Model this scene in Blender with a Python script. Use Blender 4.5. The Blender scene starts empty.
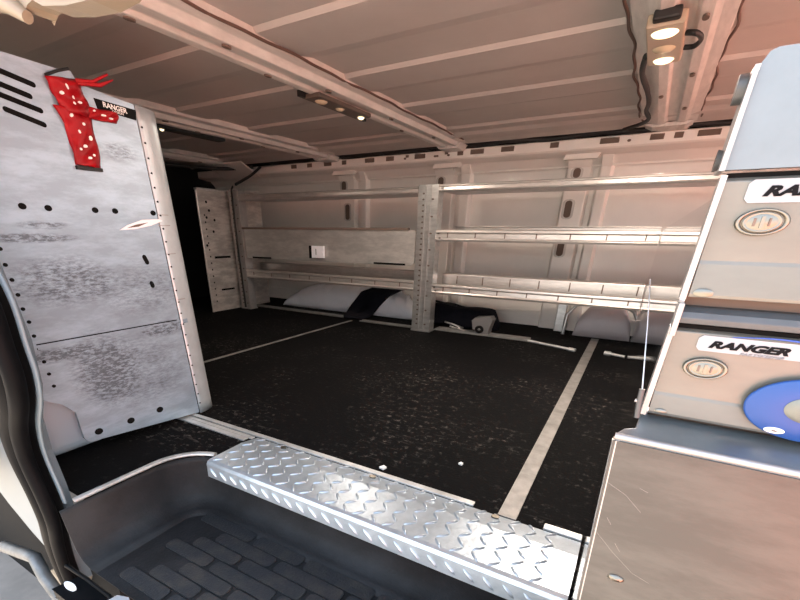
import bpy, bmesh, math, random
from mathutils import Vector, Matrix
random.seed(7)
C = bpy.context.scene.collection
PI = math.pi

# ------------------------------------------------------------------ materials
def nodes(name):
    m = bpy.data.materials.new(name); m.use_nodes = True
    nt = m.node_tree
    return m, nt, nt.nodes['Principled BSDF']

def mat(name, col, rough=0.5, metal=0.0, var=0.0, scale=8.0, bump=0.0, bscale=60.0, emit=None, estr=0.0,
        stretch=(1, 1, 1), spec=0.5, rvar=0.0, col2=None, lo=0.35, hi=0.65, coat=0.0):
    m, nt, b = nodes(name)
    b.inputs['Base Color'].default_value = (*col, 1)
    b.inputs['Roughness'].default_value = rough
    b.inputs['Metallic'].default_value = metal
    b.inputs['Specular IOR Level'].default_value = spec
    b.inputs['Coat Weight'].default_value = coat
    if emit:
        b.inputs['Emission Color'].default_value = (*emit, 1)
        b.inputs['Emission Strength'].default_value = estr
    if var or bump or rvar:
        tc = nt.nodes.new('ShaderNodeTexCoord')
        mp = nt.nodes.new('ShaderNodeMapping'); mp.inputs['Scale'].default_value = stretch
        nt.links.new(tc.outputs['Object'], mp.inputs['Vector'])
    if var or rvar:
        n = nt.nodes.new('ShaderNodeTexNoise'); n.inputs['Scale'].default_value = scale
        n.inputs['Detail'].default_value = 8; n.inputs['Roughness'].default_value = 0.65
        nt.links.new(mp.outputs['Vector'], n.inputs['Vector'])
        if var:
            r = nt.nodes.new('ShaderNodeValToRGB')
            c2 = col2 or tuple(max(0, c * (1 - var)) for c in col)
            r.color_ramp.elements[0].position = lo; r.color_ramp.elements[0].color = (*c2, 1)
            r.color_ramp.elements[1].position = hi; r.color_ramp.elements[1].color = (*col, 1)
            nt.links.new(n.outputs['Fac'], r.inputs['Fac'])
            nt.links.new(r.outputs['Color'], b.inputs['Base Color'])
        if rvar:
            mr = nt.nodes.new('ShaderNodeMapRange')
            mr.inputs['To Min'].default_value = max(0.02, rough - rvar); mr.inputs['To Max'].default_value = rough + rvar
            nt.links.new(n.outputs['Fac'], mr.inputs['Value'])
            nt.links.new(mr.outputs['Result'], b.inputs['Roughness'])
    if bump:
        n2 = nt.nodes.new('ShaderNodeTexNoise'); n2.inputs['Scale'].default_value = bscale
        n2.inputs['Detail'].default_value = 6
        nt.links.new(mp.outputs['Vector'], n2.inputs['Vector'])
        bp = nt.nodes.new('ShaderNodeBump'); bp.inputs['Strength'].default_value = bump
        bp.inputs['Distance'].default_value = 0.01
        nt.links.new(n2.outputs['Fac'], bp.inputs['Height'])
        nt.links.new(bp.outputs['Normal'], b.inputs['Normal'])
    return m

def floor_material():
    """black rubber floor: fine dust specks, soft footprint patches, scratches"""
    m, nt, b = nodes('floor_rubber')
    L = nt.links
    tc = nt.nodes.new('ShaderNodeTexCoord')
    def noise(scale, det=6, rough=0.6, st=None):
        n = nt.nodes.new('ShaderNodeTexNoise'); n.inputs['Scale'].default_value = scale
        n.inputs['Detail'].default_value = det; n.inputs['Roughness'].default_value = rough
        if st:
            mp = nt.nodes.new('ShaderNodeMapping'); mp.inputs['Scale'].default_value = st
            mp.inputs['Rotation'].default_value = (0, 0, 0.5)
            L.new(tc.outputs['Object'], mp.inputs['Vector']); L.new(mp.outputs['Vector'], n.inputs['Vector'])
        else:
            L.new(tc.outputs['Object'], n.inputs['Vector'])
        return n
    def ramp(src, a, z):
        r = nt.nodes.new('ShaderNodeMapRange'); r.inputs['From Min'].default_value = a; r.inputs['From Max'].default_value = z
        L.new(src, r.inputs['Value']); return r.outputs['Result']
    def math_(op, x, y):
        k = nt.nodes.new('ShaderNodeMath'); k.operation = op
        for i, v in enumerate((x, y)):
            if isinstance(v, (int, float)): k.inputs[i].default_value = v
            else: L.new(v, k.inputs[i])
        return k.outputs[0]
    patch = ramp(noise(1.7, 3, 0.5).outputs['Fac'], 0.45, 0.70)
    fine = ramp(noise(34, 7, 0.75).outputs['Fac'], 0.56, 0.66)
    scr = ramp(noise(9, 8, 0.75, (1.0, 7.0, 1)).outputs['Fac'], 0.56, 0.74)
    dust = math_('ADD', math_('MULTIPLY', fine, math_('ADD', math_('MULTIPLY', patch, 0.75), 0.06)), math_('MULTIPLY', scr, math_('MULTIPLY', patch, 0.55)))
    mx = nt.nodes.new('ShaderNodeMixRGB')
    mx.inputs['Color1'].default_value = (0.0042, 0.0042, 0.0046, 1); mx.inputs['Color2'].default_value = (0.20, 0.185, 0.17, 1)
    cl = nt.nodes.new('ShaderNodeMath'); cl.operation = 'MINIMUM'; cl.inputs[1].default_value = 1
    L.new(dust, cl.inputs[0]); L.new(cl.outputs[0], mx.inputs['Fac'])
    L.new(mx.outputs['Color'], b.inputs['Base Color'])
    b.inputs['Roughness'].default_value = 0.75
    b.inputs['Specular IOR Level'].default_value = 0.04
    bp = nt.nodes.new('ShaderNodeBump'); bp.inputs['Strength'].default_value = 0.25; bp.inputs['Distance'].default_value = 0.004
    L.new(noise(90, 4, 0.6).outputs['Fac'], bp.inputs['Height']); L.new(bp.outputs['Normal'], b.inputs['Normal'])
    return m

def sheet_material(name, base, grime, metal, rough, patches=(), gscale=5.0, glo=0.42, ghi=0.62, spec=0.5, speck=0.5):
    """scuffed sheet metal; patches = ((y, z, ry, rz, strength), ...) scuffed areas in object y/z"""
    m, nt, b = nodes(name); L = nt.links
    tc = nt.nodes.new('ShaderNodeTexCoord')
    mp = nt.nodes.new('ShaderNodeMapping'); mp.inputs['Scale'].default_value = (1, 1, 3.5)
    L.new(tc.outputs['Object'], mp.inputs['Vector'])
    n = nt.nodes.new('ShaderNodeTexNoise'); n.inputs['Scale'].default_value = gscale; n.inputs['Detail'].default_value = 9; n.inputs['Roughness'].default_value = 0.7
    L.new(mp.outputs['Vector'], n.inputs['Vector'])
    r = nt.nodes.new('ShaderNodeMapRange'); r.inputs['From Min'].default_value = ghi; r.inputs['From Max'].default_value = glo
    r.inputs['To Max'].default_value = speck
    L.new(n.outputs['Fac'], r.inputs['Value'])
    cur = r.outputs['Result']
    n2 = nt.nodes.new('ShaderNodeTexNoise'); n2.inputs['Scale'].default_value = 38; n2.inputs['Detail'].default_value = 6; n2.inputs['Roughness'].default_value = 0.75
    L.new(mp.outputs['Vector'], n2.inputs['Vector'])
    sc = nt.nodes.new('ShaderNodeMapRange'); sc.inputs['From Min'].default_value = 0.42; sc.inputs['From Max'].default_value = 0.62
    L.new(n2.outputs['Fac'], sc.inputs['Value'])
    for (y, z, ry, rz, s) in patches:
        q = nt.nodes.new('ShaderNodeMapping'); q.vector_type = 'POINT'
        q.inputs['Scale'].default_value = (0, 1 / ry, 1 / rz); q.inputs['Location'].default_value = (0, -y / ry, -z / rz)
        L.new(tc.outputs['Object'], q.inputs['Vector'])
        ln = nt.nodes.new('ShaderNodeVectorMath'); ln.operation = 'LENGTH'; L.new(q.outputs['Vector'], ln.inputs[0])
        k = nt.nodes.new('ShaderNodeMapRange'); k.inputs['From Min'].default_value = 1.1; k.inputs['From Max'].default_value = 0.5; k.inputs['To Max'].default_value = s
        L.new(ln.outputs['Value'], k.inputs['Value'])
        mu = nt.nodes.new('ShaderNodeMath'); mu.operation = 'MULTIPLY'; L.new(k.outputs['Result'], mu.inputs[0]); L.new(sc.outputs['Result'], mu.inputs[1])
        ad = nt.nodes.new('ShaderNodeMath'); ad.operation = 'ADD'; ad.use_clamp = True; L.new(cur, ad.inputs[0]); L.new(mu.outputs[0], ad.inputs[1])
        cur = ad.outputs[0]
    mx = nt.nodes.new('ShaderNodeMixRGB'); mx.inputs['Color1'].default_value = (*base, 1); mx.inputs['Color2'].default_value = (*grime, 1)
    L.new(cur, mx.inputs['Fac']); L.new(mx.outputs['Color'], b.inputs['Base Color'])
    b.inputs['Metallic'].default_value = metal; b.inputs['Roughness'].default_value = rough
    b.inputs['Specular IOR Level'].default_value = spec
    bp = nt.nodes.new('ShaderNodeBump'); bp.inputs['Strength'].default_value = 0.08; bp.inputs['Distance'].default_value = 0.01
    L.new(n.outputs['Fac'], bp.inputs['Height']); L.new(bp.outputs['Normal'], b.inputs['Normal'])
    return m

M = {}
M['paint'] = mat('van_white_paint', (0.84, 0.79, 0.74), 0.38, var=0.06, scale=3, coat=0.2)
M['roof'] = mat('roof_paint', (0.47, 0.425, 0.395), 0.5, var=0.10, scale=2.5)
M['bow'] = mat('roof_bow_paint', (0.66, 0.62, 0.58), 0.4, var=0.22, scale=7, stretch=(6, 1, 1))
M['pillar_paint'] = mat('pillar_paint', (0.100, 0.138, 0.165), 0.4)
M['floor'] = floor_material()
M['dark'] = mat('dark_hole', (0.006, 0.006, 0.006), 0.9, spec=0.1)
M['slot'] = mat('slot_shade', (0.15, 0.11, 0.09), 0.8, spec=0.2)
M['cab'] = mat('unlit_black', (0.01, 0.01, 0.01), 0.8, spec=0.1)  # flat black standing for darkness in the cab and roof gap
M['rubber'] = mat('seal_rubber', (0.0045, 0.0048, 0.0055), 0.5, var=0.3, scale=20, spec=0.04)
M['mat'] = mat('step_rubber', (0.018, 0.019, 0.021), 0.55, var=0.5, scale=7, bump=0.2, bscale=120, col2=(0.010, 0.0102, 0.011), spec=0.15)
M['pad'] = mat('step_pad_rubber', (0.021, 0.023, 0.026), 0.5, spec=0.2, var=0.5, scale=16, bump=0.3, bscale=150, col2=(0.040, 0.037, 0.034), lo=0.3, hi=0.55)
M['tread'] = mat('tread_plate_aluminium', (0.46, 0.53, 0.59), 0.36, 0.7, var=0.2, scale=14, bump=0.1, bscale=90)  # the sky's blue is put into the metal colour
M['alu'] = mat('aluminium', (0.72, 0.72, 0.71), 0.33, 0.9, var=0.25, scale=9, stretch=(1, 4, 4))
M['shelf'] = mat('galvanised_shelf', (0.66, 0.62, 0.59), 0.36, 0.75, var=0.22, scale=11, stretch=(1, 6, 6), rvar=0.1)
M['strip'] = mat('floor_strip_metal', (0.27, 0.265, 0.255), 0.55, 0.5, var=0.35, scale=14)
M['thresh'] = mat('threshold_metal', (0.62, 0.64, 0.64), 0.45, 0.6, var=0.35, scale=12)
M['partition'] = sheet_material('partition_sheet', (0.37, 0.465, 0.56), (0.115, 0.135, 0.16), 0.35, 0.40,  # base colour carries a blue tint in place of skylight
    patches=((0.71, 0.60, 0.17, 0.08, 1.0), (0.66, 0.725, 0.13, 0.014, 1.4), (0.70, 0.76, 0.08, 0.012, 1.0), (0.76, 0.30, 0.13, 0.14, 1.0), (0.90, 0.25, 0.22, 0.16, 0.5), (1.03, 0.40, 0.12, 0.03, 1.2), (0.99, 0.98, 0.07, 0.03, 0.7), (0.97,.55,.2,.1,.5), (.62, .38, .12, .025, 1.3)), speck=0.35)
M['flange'] = mat('partition_flange', (0.50, 0.55, 0.58), 0.4, 0.4, var=0.15, scale=12)
M['far_sheet'] = sheet_material('far_partition_sheet', (0.60, 0.56, 0.52), (0.22, 0.20, 0.19), 0.4, 0.45, speck=0.6)
M['door_sheet'] = sheet_material('backing_sheet', (0.62, 0.61, 0.58), (0.30, 0.30, 0.30), 0.6, 0.42, speck=0.5)
M['cabinet'] = sheet_material('cabinet_sheet', (0.082, 0.080, 0.075), (0.046, 0.044, 0.041), 0.55, 0.36, gscale=7, speck=0.55)
M['cab_front'] = mat('drawer_front_sheet', (0.165, 0.16, 0.142), 0.36, 0.5, var=0.14, scale=10, stretch=(1, 1, 3))
M['cab_top'] = mat('cabinet_top_sheet', (0.165, 0.205, 0.23), 0.40, 0.45, var=0.14, scale=14)
M['ledge'] = mat('ledge_sheet', (0.30, 0.34, 0.36), 0.35, 0.85, var=0.2, scale=12)
M['scratch'] = mat('scratch', (0.20, 0.185, 0.17), 0.4)
M['hump'] = mat('hump_paint', (0.50, 0.57, 0.64), 0.4)
M['lip_grey'] = mat('lip_grey', (0.085, 0.092, 0.098), 0.5, 0.3, var=0.2, scale=20)
M['rim'] = mat('rim_metal', (0.36, 0.345, 0.335), 0.33, 0.5, var=0.15, scale=20)
M['mirror'] = mat('dark_polished_panel', (0.62, 0.58, 0.58), 0.07, 1.0)
M['chrome'] = mat('chrome', (0.22, 0.205, 0.175), 0.34, 1.0)
M['white_plate'] = mat('white_plate', (0.27, 0.28, 0.295), 0.35)
M['black_ink'] = mat('black_ink', (0.004, 0.004, 0.005), 0.6, spec=0.1)
M['white_ink'] = mat('white_ink', (0.8, 0.8, 0.78), 0.5)
M['blue_ink'] = mat('blue_ink', (0.03, 0.07, 0.30), 0.5)
M['grey_ink'] = mat('grey_ink', (0.14, 0.14, 0.15), 0.5)
M['blue'] = mat('blue_disc', (0.006, 0.050, 0.21), 0.4)
M['disc_grey'] = mat('disc_centre', (0.17, 0.18, 0.155), 0.4, 0.3, var=0.2, scale=20)
M['red'] = mat('red_vinyl', (0.36, 0.003, 0.008), 0.42, spec=0.25, var=0.35, scale=14, bump=0.4, bscale=22)
M['black_cloth'] = mat('black_cloth', (0.008, 0.008, 0.012), 0.9, bump=0.5, bscale=25, spec=0.1)
M['arch_white'] = mat('arch_white', (0.86, 0.87, 0.92), 0.5, var=0.08, scale=6)
M['arch_grey'] = mat('arch_grey', (0.56, 0.52, 0.54), 0.42, var=0.1, scale=5)
M['lamp'] = mat('lamp_housing', (0.42, 0.33, 0.24), 0.45)
M['lamp_dark'] = mat('lamp_dark', (0.10, 0.075, 0.06), 0.5)
M['lens'] = mat('lamp_lens', (0.95, 0.85, 0.62), 0.2, emit=(1, 0.80, 0.50), estr=1.4)
M['lens_off'] = mat('lamp_lens_off', (0.62, 0.50, 0.34), 0.2)
M['bead'] = mat('sealant', (0.10, 0.055, 0.04), 0.7)
M['cable'] = mat('black_cable', (0.008, 0.007, 0.007), 0.6)
M['beige'] = mat('beige_plastic', (0.20, 0.165, 0.115), 0.45, bump=0.05)
M['grey_plastic'] = mat('grey_plastic', (0.12, 0.115, 0.115), 0.5)
M['ground'] = mat('pink_bounce_ground', (0.56, 0.22, 0.16), 0.9, var=0.35, scale=6)  # red slab colour chosen to tint the bounced light pink
M['concrete'] = mat('concrete_ground', (0.285, 0.245, 0.21), 0.9, var=0.25, scale=5)
M['strut'] = mat('strut_grey', (0.075, 0.075, 0.075), 0.4, 0.4)
M['sticker_black'] = mat('sticker_black', (0.004, 0.004, 0.004), 0.6, spec=0.1)
M['sill'] = mat('dusty_sill', (0.22, 0.19, 0.15), 0.6, var=0.5, scale=14)
M['rust'] = mat('bracket_metal', (0.16, 0.165, 0.165), 0.5, 0.5, var=0.4, scale=20)
M['paper'] = mat('paper_scrap', (0.75, 0.75, 0.75), 0.7)

# ------------------------------------------------------------------ mesh builder
class MB:
    def __init__(s): s.v = []; s.f = []; s.m = []; s.sm = []
    def add(s, vs, fs, mi=0, smooth=False):
        o = len(s.v); s.v += [tuple(v) for v in vs]
        for f in fs: s.f.append([i + o for i in f]); s.m.append(mi); s.sm.append(smooth)
    def box(s, x0, x1, y0, y1, z0, z1, mi=0):
        s.add([(x0,y0,z0),(x1,y0,z0),(x1,y1,z0),(x0,y1,z0),(x0,y0,z1),(x1,y0,z1),(x1,y1,z1),(x0,y1,z1)],
              [(0,3,2,1),(4,5,6,7),(0,1,5,4),(1,2,6,5),(2,3,7,6),(3,0,4,7)], mi)
    def prism(s, pts, axis, a, b, mi=0, cap=True, smooth=False):
        """closed polygon extruded along axis 0/1/2; pts hold the other two coordinates in order"""
        def P(p, t):
            l = list(p); l.insert(axis, t); return tuple(l)
        n = len(pts)
        vs = [P(p, a) for p in pts] + [P(p, b) for p in pts]
        fs = [(i, (i+1) % n, n + (i+1) % n, n + i) for i in range(n)]
        s.add(vs, fs, mi, smooth)
        if cap:
            s.add([P(p, a) for p in pts], [tuple(range(n))[::-1]], mi)
            s.add([P(p, b) for p in pts], [tuple(range(n))], mi)
    def sheet(s, prof, axis, a, b, t=0.004, mi=0, smooth=False):
        """open profile of the other two coordinates, given a thickness, extruded"""
        nrm = []
        for i in range(len(prof)):
            p = Vector(prof[max(0, i-1)]); q = Vector(prof[min(len(prof)-1, i+1)])
            d = (q - p); d = d.normalized() if d.length else Vector((1, 0))
            nrm.append(Vector((-d.y, d.x)) * t)
        s.prism(list(prof) + [tuple(Vector(p) + n) for p, n in zip(prof[::-1], nrm[::-1])], axis, a, b, mi, True, smooth)
    def tube(s, path, r, n=10, mi=0, caps=True, flat=1.0):
        path = [Vector(p) for p in path]; k = len(path)
        rs = r if isinstance(r, (list, tuple)) else [r] * k
        vs = []; up = None
        for i, p in enumerate(path):
            d = (path[min(k-1, i+1)] - path[max(0, i-1)]).normalized()
            if up is None:
                up = Vector((0, 0, 1)) if abs(d.z) < 0.9 else Vector((0, 1, 0))
            u = (up - d * up.dot(d)).normalized(); w = d.cross(u); up = u
            for j in range(n):
                a = 2 * PI * j / n
                vs.append(p + (u * math.cos(a) + w * math.sin(a) * flat) * rs[i])
        fs = [(i*n + j, i*n + (j+1) % n, (i+1)*n + (j+1) % n, (i+1)*n + j) for i in range(k-1) for j in range(n)]
        s.add(vs, fs, mi, True)
        if caps:
            s.add(vs[:n], [tuple(range(n))[::-1]], mi); s.add(vs[-n:], [tuple(range(n))], mi)
    def disc(s, c, axis, r1, r2, t, n=24, mi=0, ang=0.0):
        """elliptical plate, thickness t along axis from c"""
        pts = []
        for j in range(n):
            a = 2 * PI * j / n; u = math.cos(a) * r1; w = math.sin(a) * r2
            p = (u * math.cos(ang) - w * math.sin(ang), u * math.sin(ang) + w * math.cos(ang))
            o = [0, 1, 2]; o.remove(axis)
            pts.append((c[o[0]] + p[0], c[o[1]] + p[1]))
        s.prism(pts, axis, c[axis], c[axis] + t, mi)
    def lathe_y(s, c, prof, sx, sz, n=32, mi=0):
        """rings around the y axis: prof = (radius, y) pairs"""
        vs = []
        for r, y in prof:
            for j in range(n):
                a = 2 * PI * j / n
                vs.append((c[0] + r * sx * math.cos(a), c[1] + y, c[2] + r * sz * math.sin(a)))
        fs = [(i*n + j, i*n + (j+1) % n, (i+1)*n + (j+1) % n, (i+1)*n + j) for i in range(len(prof)-1) for j in range(n)]
        s.add(vs, fs, mi, True)
    def grid(s, fn, nu, nv, mi=0, smooth=True):
        vs = [fn(i / nu, j / nv) for i in range(nu + 1) for j in range(nv + 1)]
        w = nv + 1
        s.add(vs, [(i*w + j, (i+1)*w + j, (i+1)*w + j + 1, i*w + j + 1) for i in range(nu) for j in range(nv)], mi, smooth)
    def mesh(s, me, mw, mi=0):
        s.add([mw @ v.co for v in me.vertices], [tuple(p.vertices) for p in me.polygons], mi)
    def build(s, name, mats, parent=None, bevel=0.0, solid=0.0, segs=2, fix=True):
        me = bpy.data.meshes.new(name); me.from_pydata(s.v, [], s.f)
        mats = mats if isinstance(mats, (list, tuple)) else [mats]
        for m in mats: me.materials.append(M[m])
        for p, i, sm in zip(me.polygons, s.m, s.sm): p.material_index = i; p.use_smooth = sm
        if fix:
            bm = bmesh.new(); bm.from_mesh(me); bmesh.ops.recalc_face_normals(bm, faces=bm.faces); bm.to_mesh(me); bm.free()
        o = bpy.data.objects.new(name, me); C.objects.link(o)
        if parent is not None: o.parent = parent
        if solid:
            d = o.modifiers.new('solid', 'SOLIDIFY'); d.thickness = solid; d.offset = 0
        if bevel:
            bv = o.modifiers.new('bevel', 'BEVEL'); bv.width = bevel; bv.segments = segs; bv.limit_method = 'ANGLE'; bv.angle_limit = 0.7
        return o

def text_mesh(body, size, shear=0.0, fat=0.0, depth=0.0005):
    cu = bpy.data.curves.new('lettering', 'FONT'); cu.body = body; cu.size = size; cu.shear = shear
    cu.offset = fat; cu.extrude = depth; cu.align_x = 'LEFT'; cu.align_y = 'BOTTOM_BASELINE'; cu.resolution_u = 3
    o = bpy.data.objects.new('lettering', cu); C.objects.link(o)
    dg = bpy.context.evaluated_depsgraph_get(); dg.update()
    me = bpy.data.meshes.new_from_object(o.evaluated_get(dg))
    bpy.data.objects.remove(o); bpy.data.curves.remove(cu)
    return me

def tag(o, label, cat, group=None, kind=None):
    o['label'] = label; o['category'] = cat
    if group: o['group'] = group
    if kind: o['kind'] = kind
    return o
def thing(name, label, cat, loc=(0, 0, 0), group=None):
    # parts below are given in scene coordinates; the Empty marks the base
    o = bpy.data.objects.new(name, None); C.objects.link(o); o.empty_display_size = 0.05
    return tag(o, label, cat, group)
def struct(o, label=None):
    o['kind'] = 'structure'
    if label: o['label'] = label
    return o

# ------------------------------------------------------------------ the van's shell
XL, XR = -4.7, 1.75
WY = 4.1                    # far side wall
NY = 0.30                   # door side
# floor: an L that leaves the step well open
b = MB()
FX0, FX1 = -1.345, 0.052    # well
FY = 0.86
def ring(off, z):
    """outline of the step well (rounded inner left corner)"""
    pts = []
    r = 0.17
    cx, cy = FX0 + r + 0.02, FY - r + 0.015
    for i in range(11):
        a = PI - i * (PI / 2) / 10
        pts.append((cx + (r + off) * math.cos(a), cy + (r + off) * math.sin(a), z))
    return pts
corner = ring(0, 0)
fl = [(XL, WY + .05), (XL, .475), (FX0 + 0.02, .475)] + [(p[0], p[1]) for p in corner] + [(FX1, corner[-1][1]), (FX1, NY), (XR, NY), (XR, WY + .05)]
b.prism(fl, 2, -0.02, 0.0)
floor = struct(b.build('floor', 'floor'), 'black rubber covered van floor')

# far wall: vertical sheet, leaning in towards the roof, with raised pillars and slots
b = MB()
b.sheet([(WY, -0.05), (WY, 1.20), (WY - 0.08, 1.27), (WY - 0.20, 1.29)], 0, XL, XR, -0.02)
def pillar(x0, x1, slots, rib=None):
    d = 0.055
    for (a, c) in [(x0, x1)] + ([rib] if rib else []):
        b.prism([(a - .02, WY), (a, WY - d), (c, WY - d), (c + .02, WY)], 2, 0.0, 1.205)
        b.prism([(WY - d, 1.20), (WY - .10, 1.285), (WY - .06, 1.285), (WY - .0, 1.20)], 0, a, c)
    for (sx, z0, z1) in slots:
        w = 0.026
        pts = [(sx + w * math.cos(t), (z1 - .02) + .02 * math.sin(t)) for t in [i * PI / 6 for i in range(7)]] + \
              [(sx + w * math.cos(t), (z0 + .02) + .02 * math.sin(t)) for t in [PI + i * PI / 6 for i in range(7)]]
        b.prism(pts, 1, WY - d - .002, WY - d + .01, 1)
        k = 1.7
        pts2 = [(sx + (x - sx) * k, (z0 + z1) / 2 + (z - (z0 + z1) / 2) * 1.18) for x, z in pts]
        b.prism(pts2, 1, WY - d - .0010, WY - d + .01, 2)
pillar(-1.79, -1.62, [(-1.745, .86, .98), (-1.745, .58, .70), (-1.735, 1.11, 1.19)], (-1.55, -1.47))
pillar(-.69, -.53, [(-.635, .865, .985), (-.635, .585, .71), (-.62, 1.135, 1.20)], (-.46, -.39))
pillar(-2.83, -2.66, [(-2.74, .86, 1.0), (-2.78, 1.12, 1.2)], (-2.58, -2.52))
pillar(.42, .60, [(.5, .88, 1.04)], (.66, .72))
b.box(XL, XR, WY - .022, WY, 1.205, 1.225)
b.box(XL, XR, WY - .012, WY, 0.10, 0.13)
struct(b.build('wall_back', ['paint', 'slot', 'bow'], bevel=0.006), 'far side wall of the van, white painted, with slotted pillars')

# roof side rail with square cut-outs
b = MB()
RY = 3.85
b.sheet([(RY + .16, 1.27), (RY + .015, 1.285), (RY, 1.295), (RY, 1.352), (RY + .02, 1.36)], 0, XL, XR, -.008)
x = -3.4
hole = [(-3.25, .07), (-3.05, .06), (-2.83, .09), (-2.64, .05), (-2.36, .10), (-2.15, .08), (-1.98, .03), (-1.86, .10), (-1.62, .03), (-1.50, .05), (-1.36, .11), (-1.12, .10), (-.78, .06), (-.42, .12), (-.36, .0), (-.14, .08), (-.02, .05), (.14, .12), (.5, .12), (1.0, .1)]
for hx, w in hole:
    if w: b.box(hx - w / 2, hx + w / 2, RY - .003, RY + .004, 1.312 + (.014 if w < .05 else 0), 1.345, 1)
for hx in (-1.72, -1.70, -1.60, -2.0, -.3):
    b.disc((hx, RY - .003, 1.32), 1, .012, .008, .004, 10, 1)
for sx in (-2.75, -1.68, -.62):
    b.prism([(sx - .10, 1.245), (sx + .13, 1.245), (sx + .16, 1.288), (sx - .08, 1.288)], 1, WY - .155, WY - .09, 0)
struct(b.build('trim_1', ['paint', 'slot'], bevel=0.003), 'white roof side rail with square cut-outs along the far wall')

# roof: lengthwise pressed ribs
steps = [(0.62, 1), (0.92, 0), (1.20, 1), (1.50, 0), (1.785, 1), (2.08, 0), (2.336, 1), (2.667, 0), (2.909, 1), (3.337, 0)]
prof = [(NY - .05, 1.395)]; z = 1.395
for y, up in steps:
    prof.append((y - (.02 if up else 0), z)); z = 1.410 if up else 1.395
    prof.append((y + (.070 if up else .013), z))
prof += [(3.47, z), (3.50, z - .016), (3.54, z - .02), (3.60, z - .006), (3.70, z - .010), (3.78, z - .02)]
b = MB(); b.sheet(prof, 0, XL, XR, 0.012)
b.sheet([(3.78, 1.385), (3.80, 1.43), (4.15, 1.43), (4.15, 1.2)], 0, XL, XR, 0.012, 1)  # cavity skin coloured black to deepen the shade in the gap
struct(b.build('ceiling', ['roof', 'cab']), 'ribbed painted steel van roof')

# roof bows across the van
def bow(n, x0, x1, y0=NY, y1=3.80, drop=.045, label='', bead=()):
    b = MB(); w = x1 - x0; zt = 1.412; zb = 1.40 - drop
    pr = [(x0, zt), (x0, 1.385), (x0 + .12*w, 1.378), (x0 + .2*w, zb), (x0 + .30*w, zb - .008), (x0 + .42*w, zb - .006), (x0 + .46*w, zb + .008),
          (x0 + .62*w, zb + .008), (x0 + .66*w, zb - .004), (x0 + .78*w, zb - .004), (x0 + .85*w, 1.375), (x1, 1.38), (x1, zt)]
    b.prism(pr, 1, y0, y1 - .03)
    b.prism([(p, q - .012) for p, q in [(x0 + .05*w, 1.385), (x0 + .2*w, zb - .004), (x0 + .8*w, zb - .004), (x0 + .95*w, 1.385)]], 1, y1 - .12, y1 + .08)
    yy = y0 + .2; i = 0
    while yy < y1 - .2:
        for q in (.34, .72):
            if (i + (q > .5)) % 2 == 0:
                b.disc((x0 + q*w, yy, zb - .012), 2, .010, .022, .006, 10, 1)
        yy += .31; i += 1
    # sealant bead along both edges
    for xe in bead:
        pts = []; t = y0
        while t < y1 - .1:
            pts.append((xe + .006 * math.sin(t * 9 + xe) + .004 * math.sin(t * 23), t, 1.385 if xe > x0 else 1.383)); t += .04
        b.tube(pts, .006, 6, 2)
    return struct(b.build(n, ['bow', 'slot', 'bead'], bevel=.003), label)
bow('trim_2', -1.665, -1.42, label='white roof bow with the smaller dull lamp', bead=(-1.415,))
bow('trim_3', -2.90, -2.66, label='white roof bow nearest the partition')
bow('trim_4', -.235, .055, drop=.030, label='wide roof bow carrying the beige lamp', bead=(-.241, .060))
bow('trim_5', 1.25, 1.5)
bow('trim_6', -4.1, -3.9)

# ends and door side
b = MB(); b.box(XL - .03, XL, NY, WY + .05, -.05, 1.45); struct(b.build('wall_left', 'cab'), 'cab end wall, coloured black so the cab reads as unlit')  # black wall stands in for the unlit cab
b = MB()
b.box(XL, -1.62, NY - .03, NY, -.05, 1.45)
b.box(1.55, XR, NY - .03, NY, -.05, 1.45)
b.box(-1.62, 1.55, NY - .03, NY, 1.30, 1.45)
struct(b.build('wall_front', 'paint'), 'door side of the van with the side door opening')
b = MB()
b.box(XR, XR + .03, NY, .45, -.05, 1.45); b.box(XR, XR + .03, 3.95, WY + .05, -.05, 1.45); b.box(XR, XR + .03, .45, 3.95, 1.36, 1.45)
struct(b.build('wall_right', 'paint'), 'unseen end of the van, left open to let daylight in')  # out of view; opening made to brighten the right side
# ground outside
b = MB(); b.box(-14, 1.1, -14, 12, -.95, -.90)
struct(b.build('ground', 'concrete'), 'pale concrete outside the side door')
b = MB(); b.box(1.1, 14, -14, 12, -.95, -.90)  # unseen red slab, added to throw pink light on the right side
struct(b.build('ground', 'ground'), 'unseen reddish ground added to bounce pink light in at the open end')

# ------------------------------------------------------------------ step well
t = thing('step_well', 'moulded black rubber step well with raised pads in front of tread plate', 'step well')
b = MB()
ZB = -0.205
near = 0.395
outl = [(FX0 + .02, near)] + [(p[0], p[1]) for p in corner] + [(FX1, corner[-1][1]), (FX1, near)]
cxm, cym = (FX0 + FX1) / 2, .6
def inset(p, d):
    x = p[0] + (d if p[0] < -1.0 else 0); y = p[1]
    if x < -1.0 and p[1] > .7: pass
    return x, y
levels = [(0.0, -.008), (0.0, -.03), (.006, -.10), (.012, -.155), (.03, -.185), (.06, -.2), (.10, ZB)]
rows = []
for off, zz in levels:
    row = [(FX0 + .02 + off, near, zz)]
    r = .17
    cx, cy = FX0 + r + .02, FY - r + .015
    for i in range(11):
        a = PI - i * (PI / 2) / 10
        row.append((cx + (r - off) * math.cos(a), cy + (r - off) * math.sin(a), zz))
    row += [(cx + .4, cy + r - off, zz), (FX1, cy + r - off, zz)]
    rows.append(row)
n = len(rows[0])
vs = [p for row in rows for p in row]
fs = [(i*n + j, i*n + j + 1, (i+1)*n + j + 1, (i+1)*n + j) for i in range(len(rows) - 1) for j in range(n - 1)]
b.add(vs, fs, 0, True)
last = rows[-1]
b.add(last + [(FX1, near, ZB)], [tuple(range(n + 1))], 0)
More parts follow.
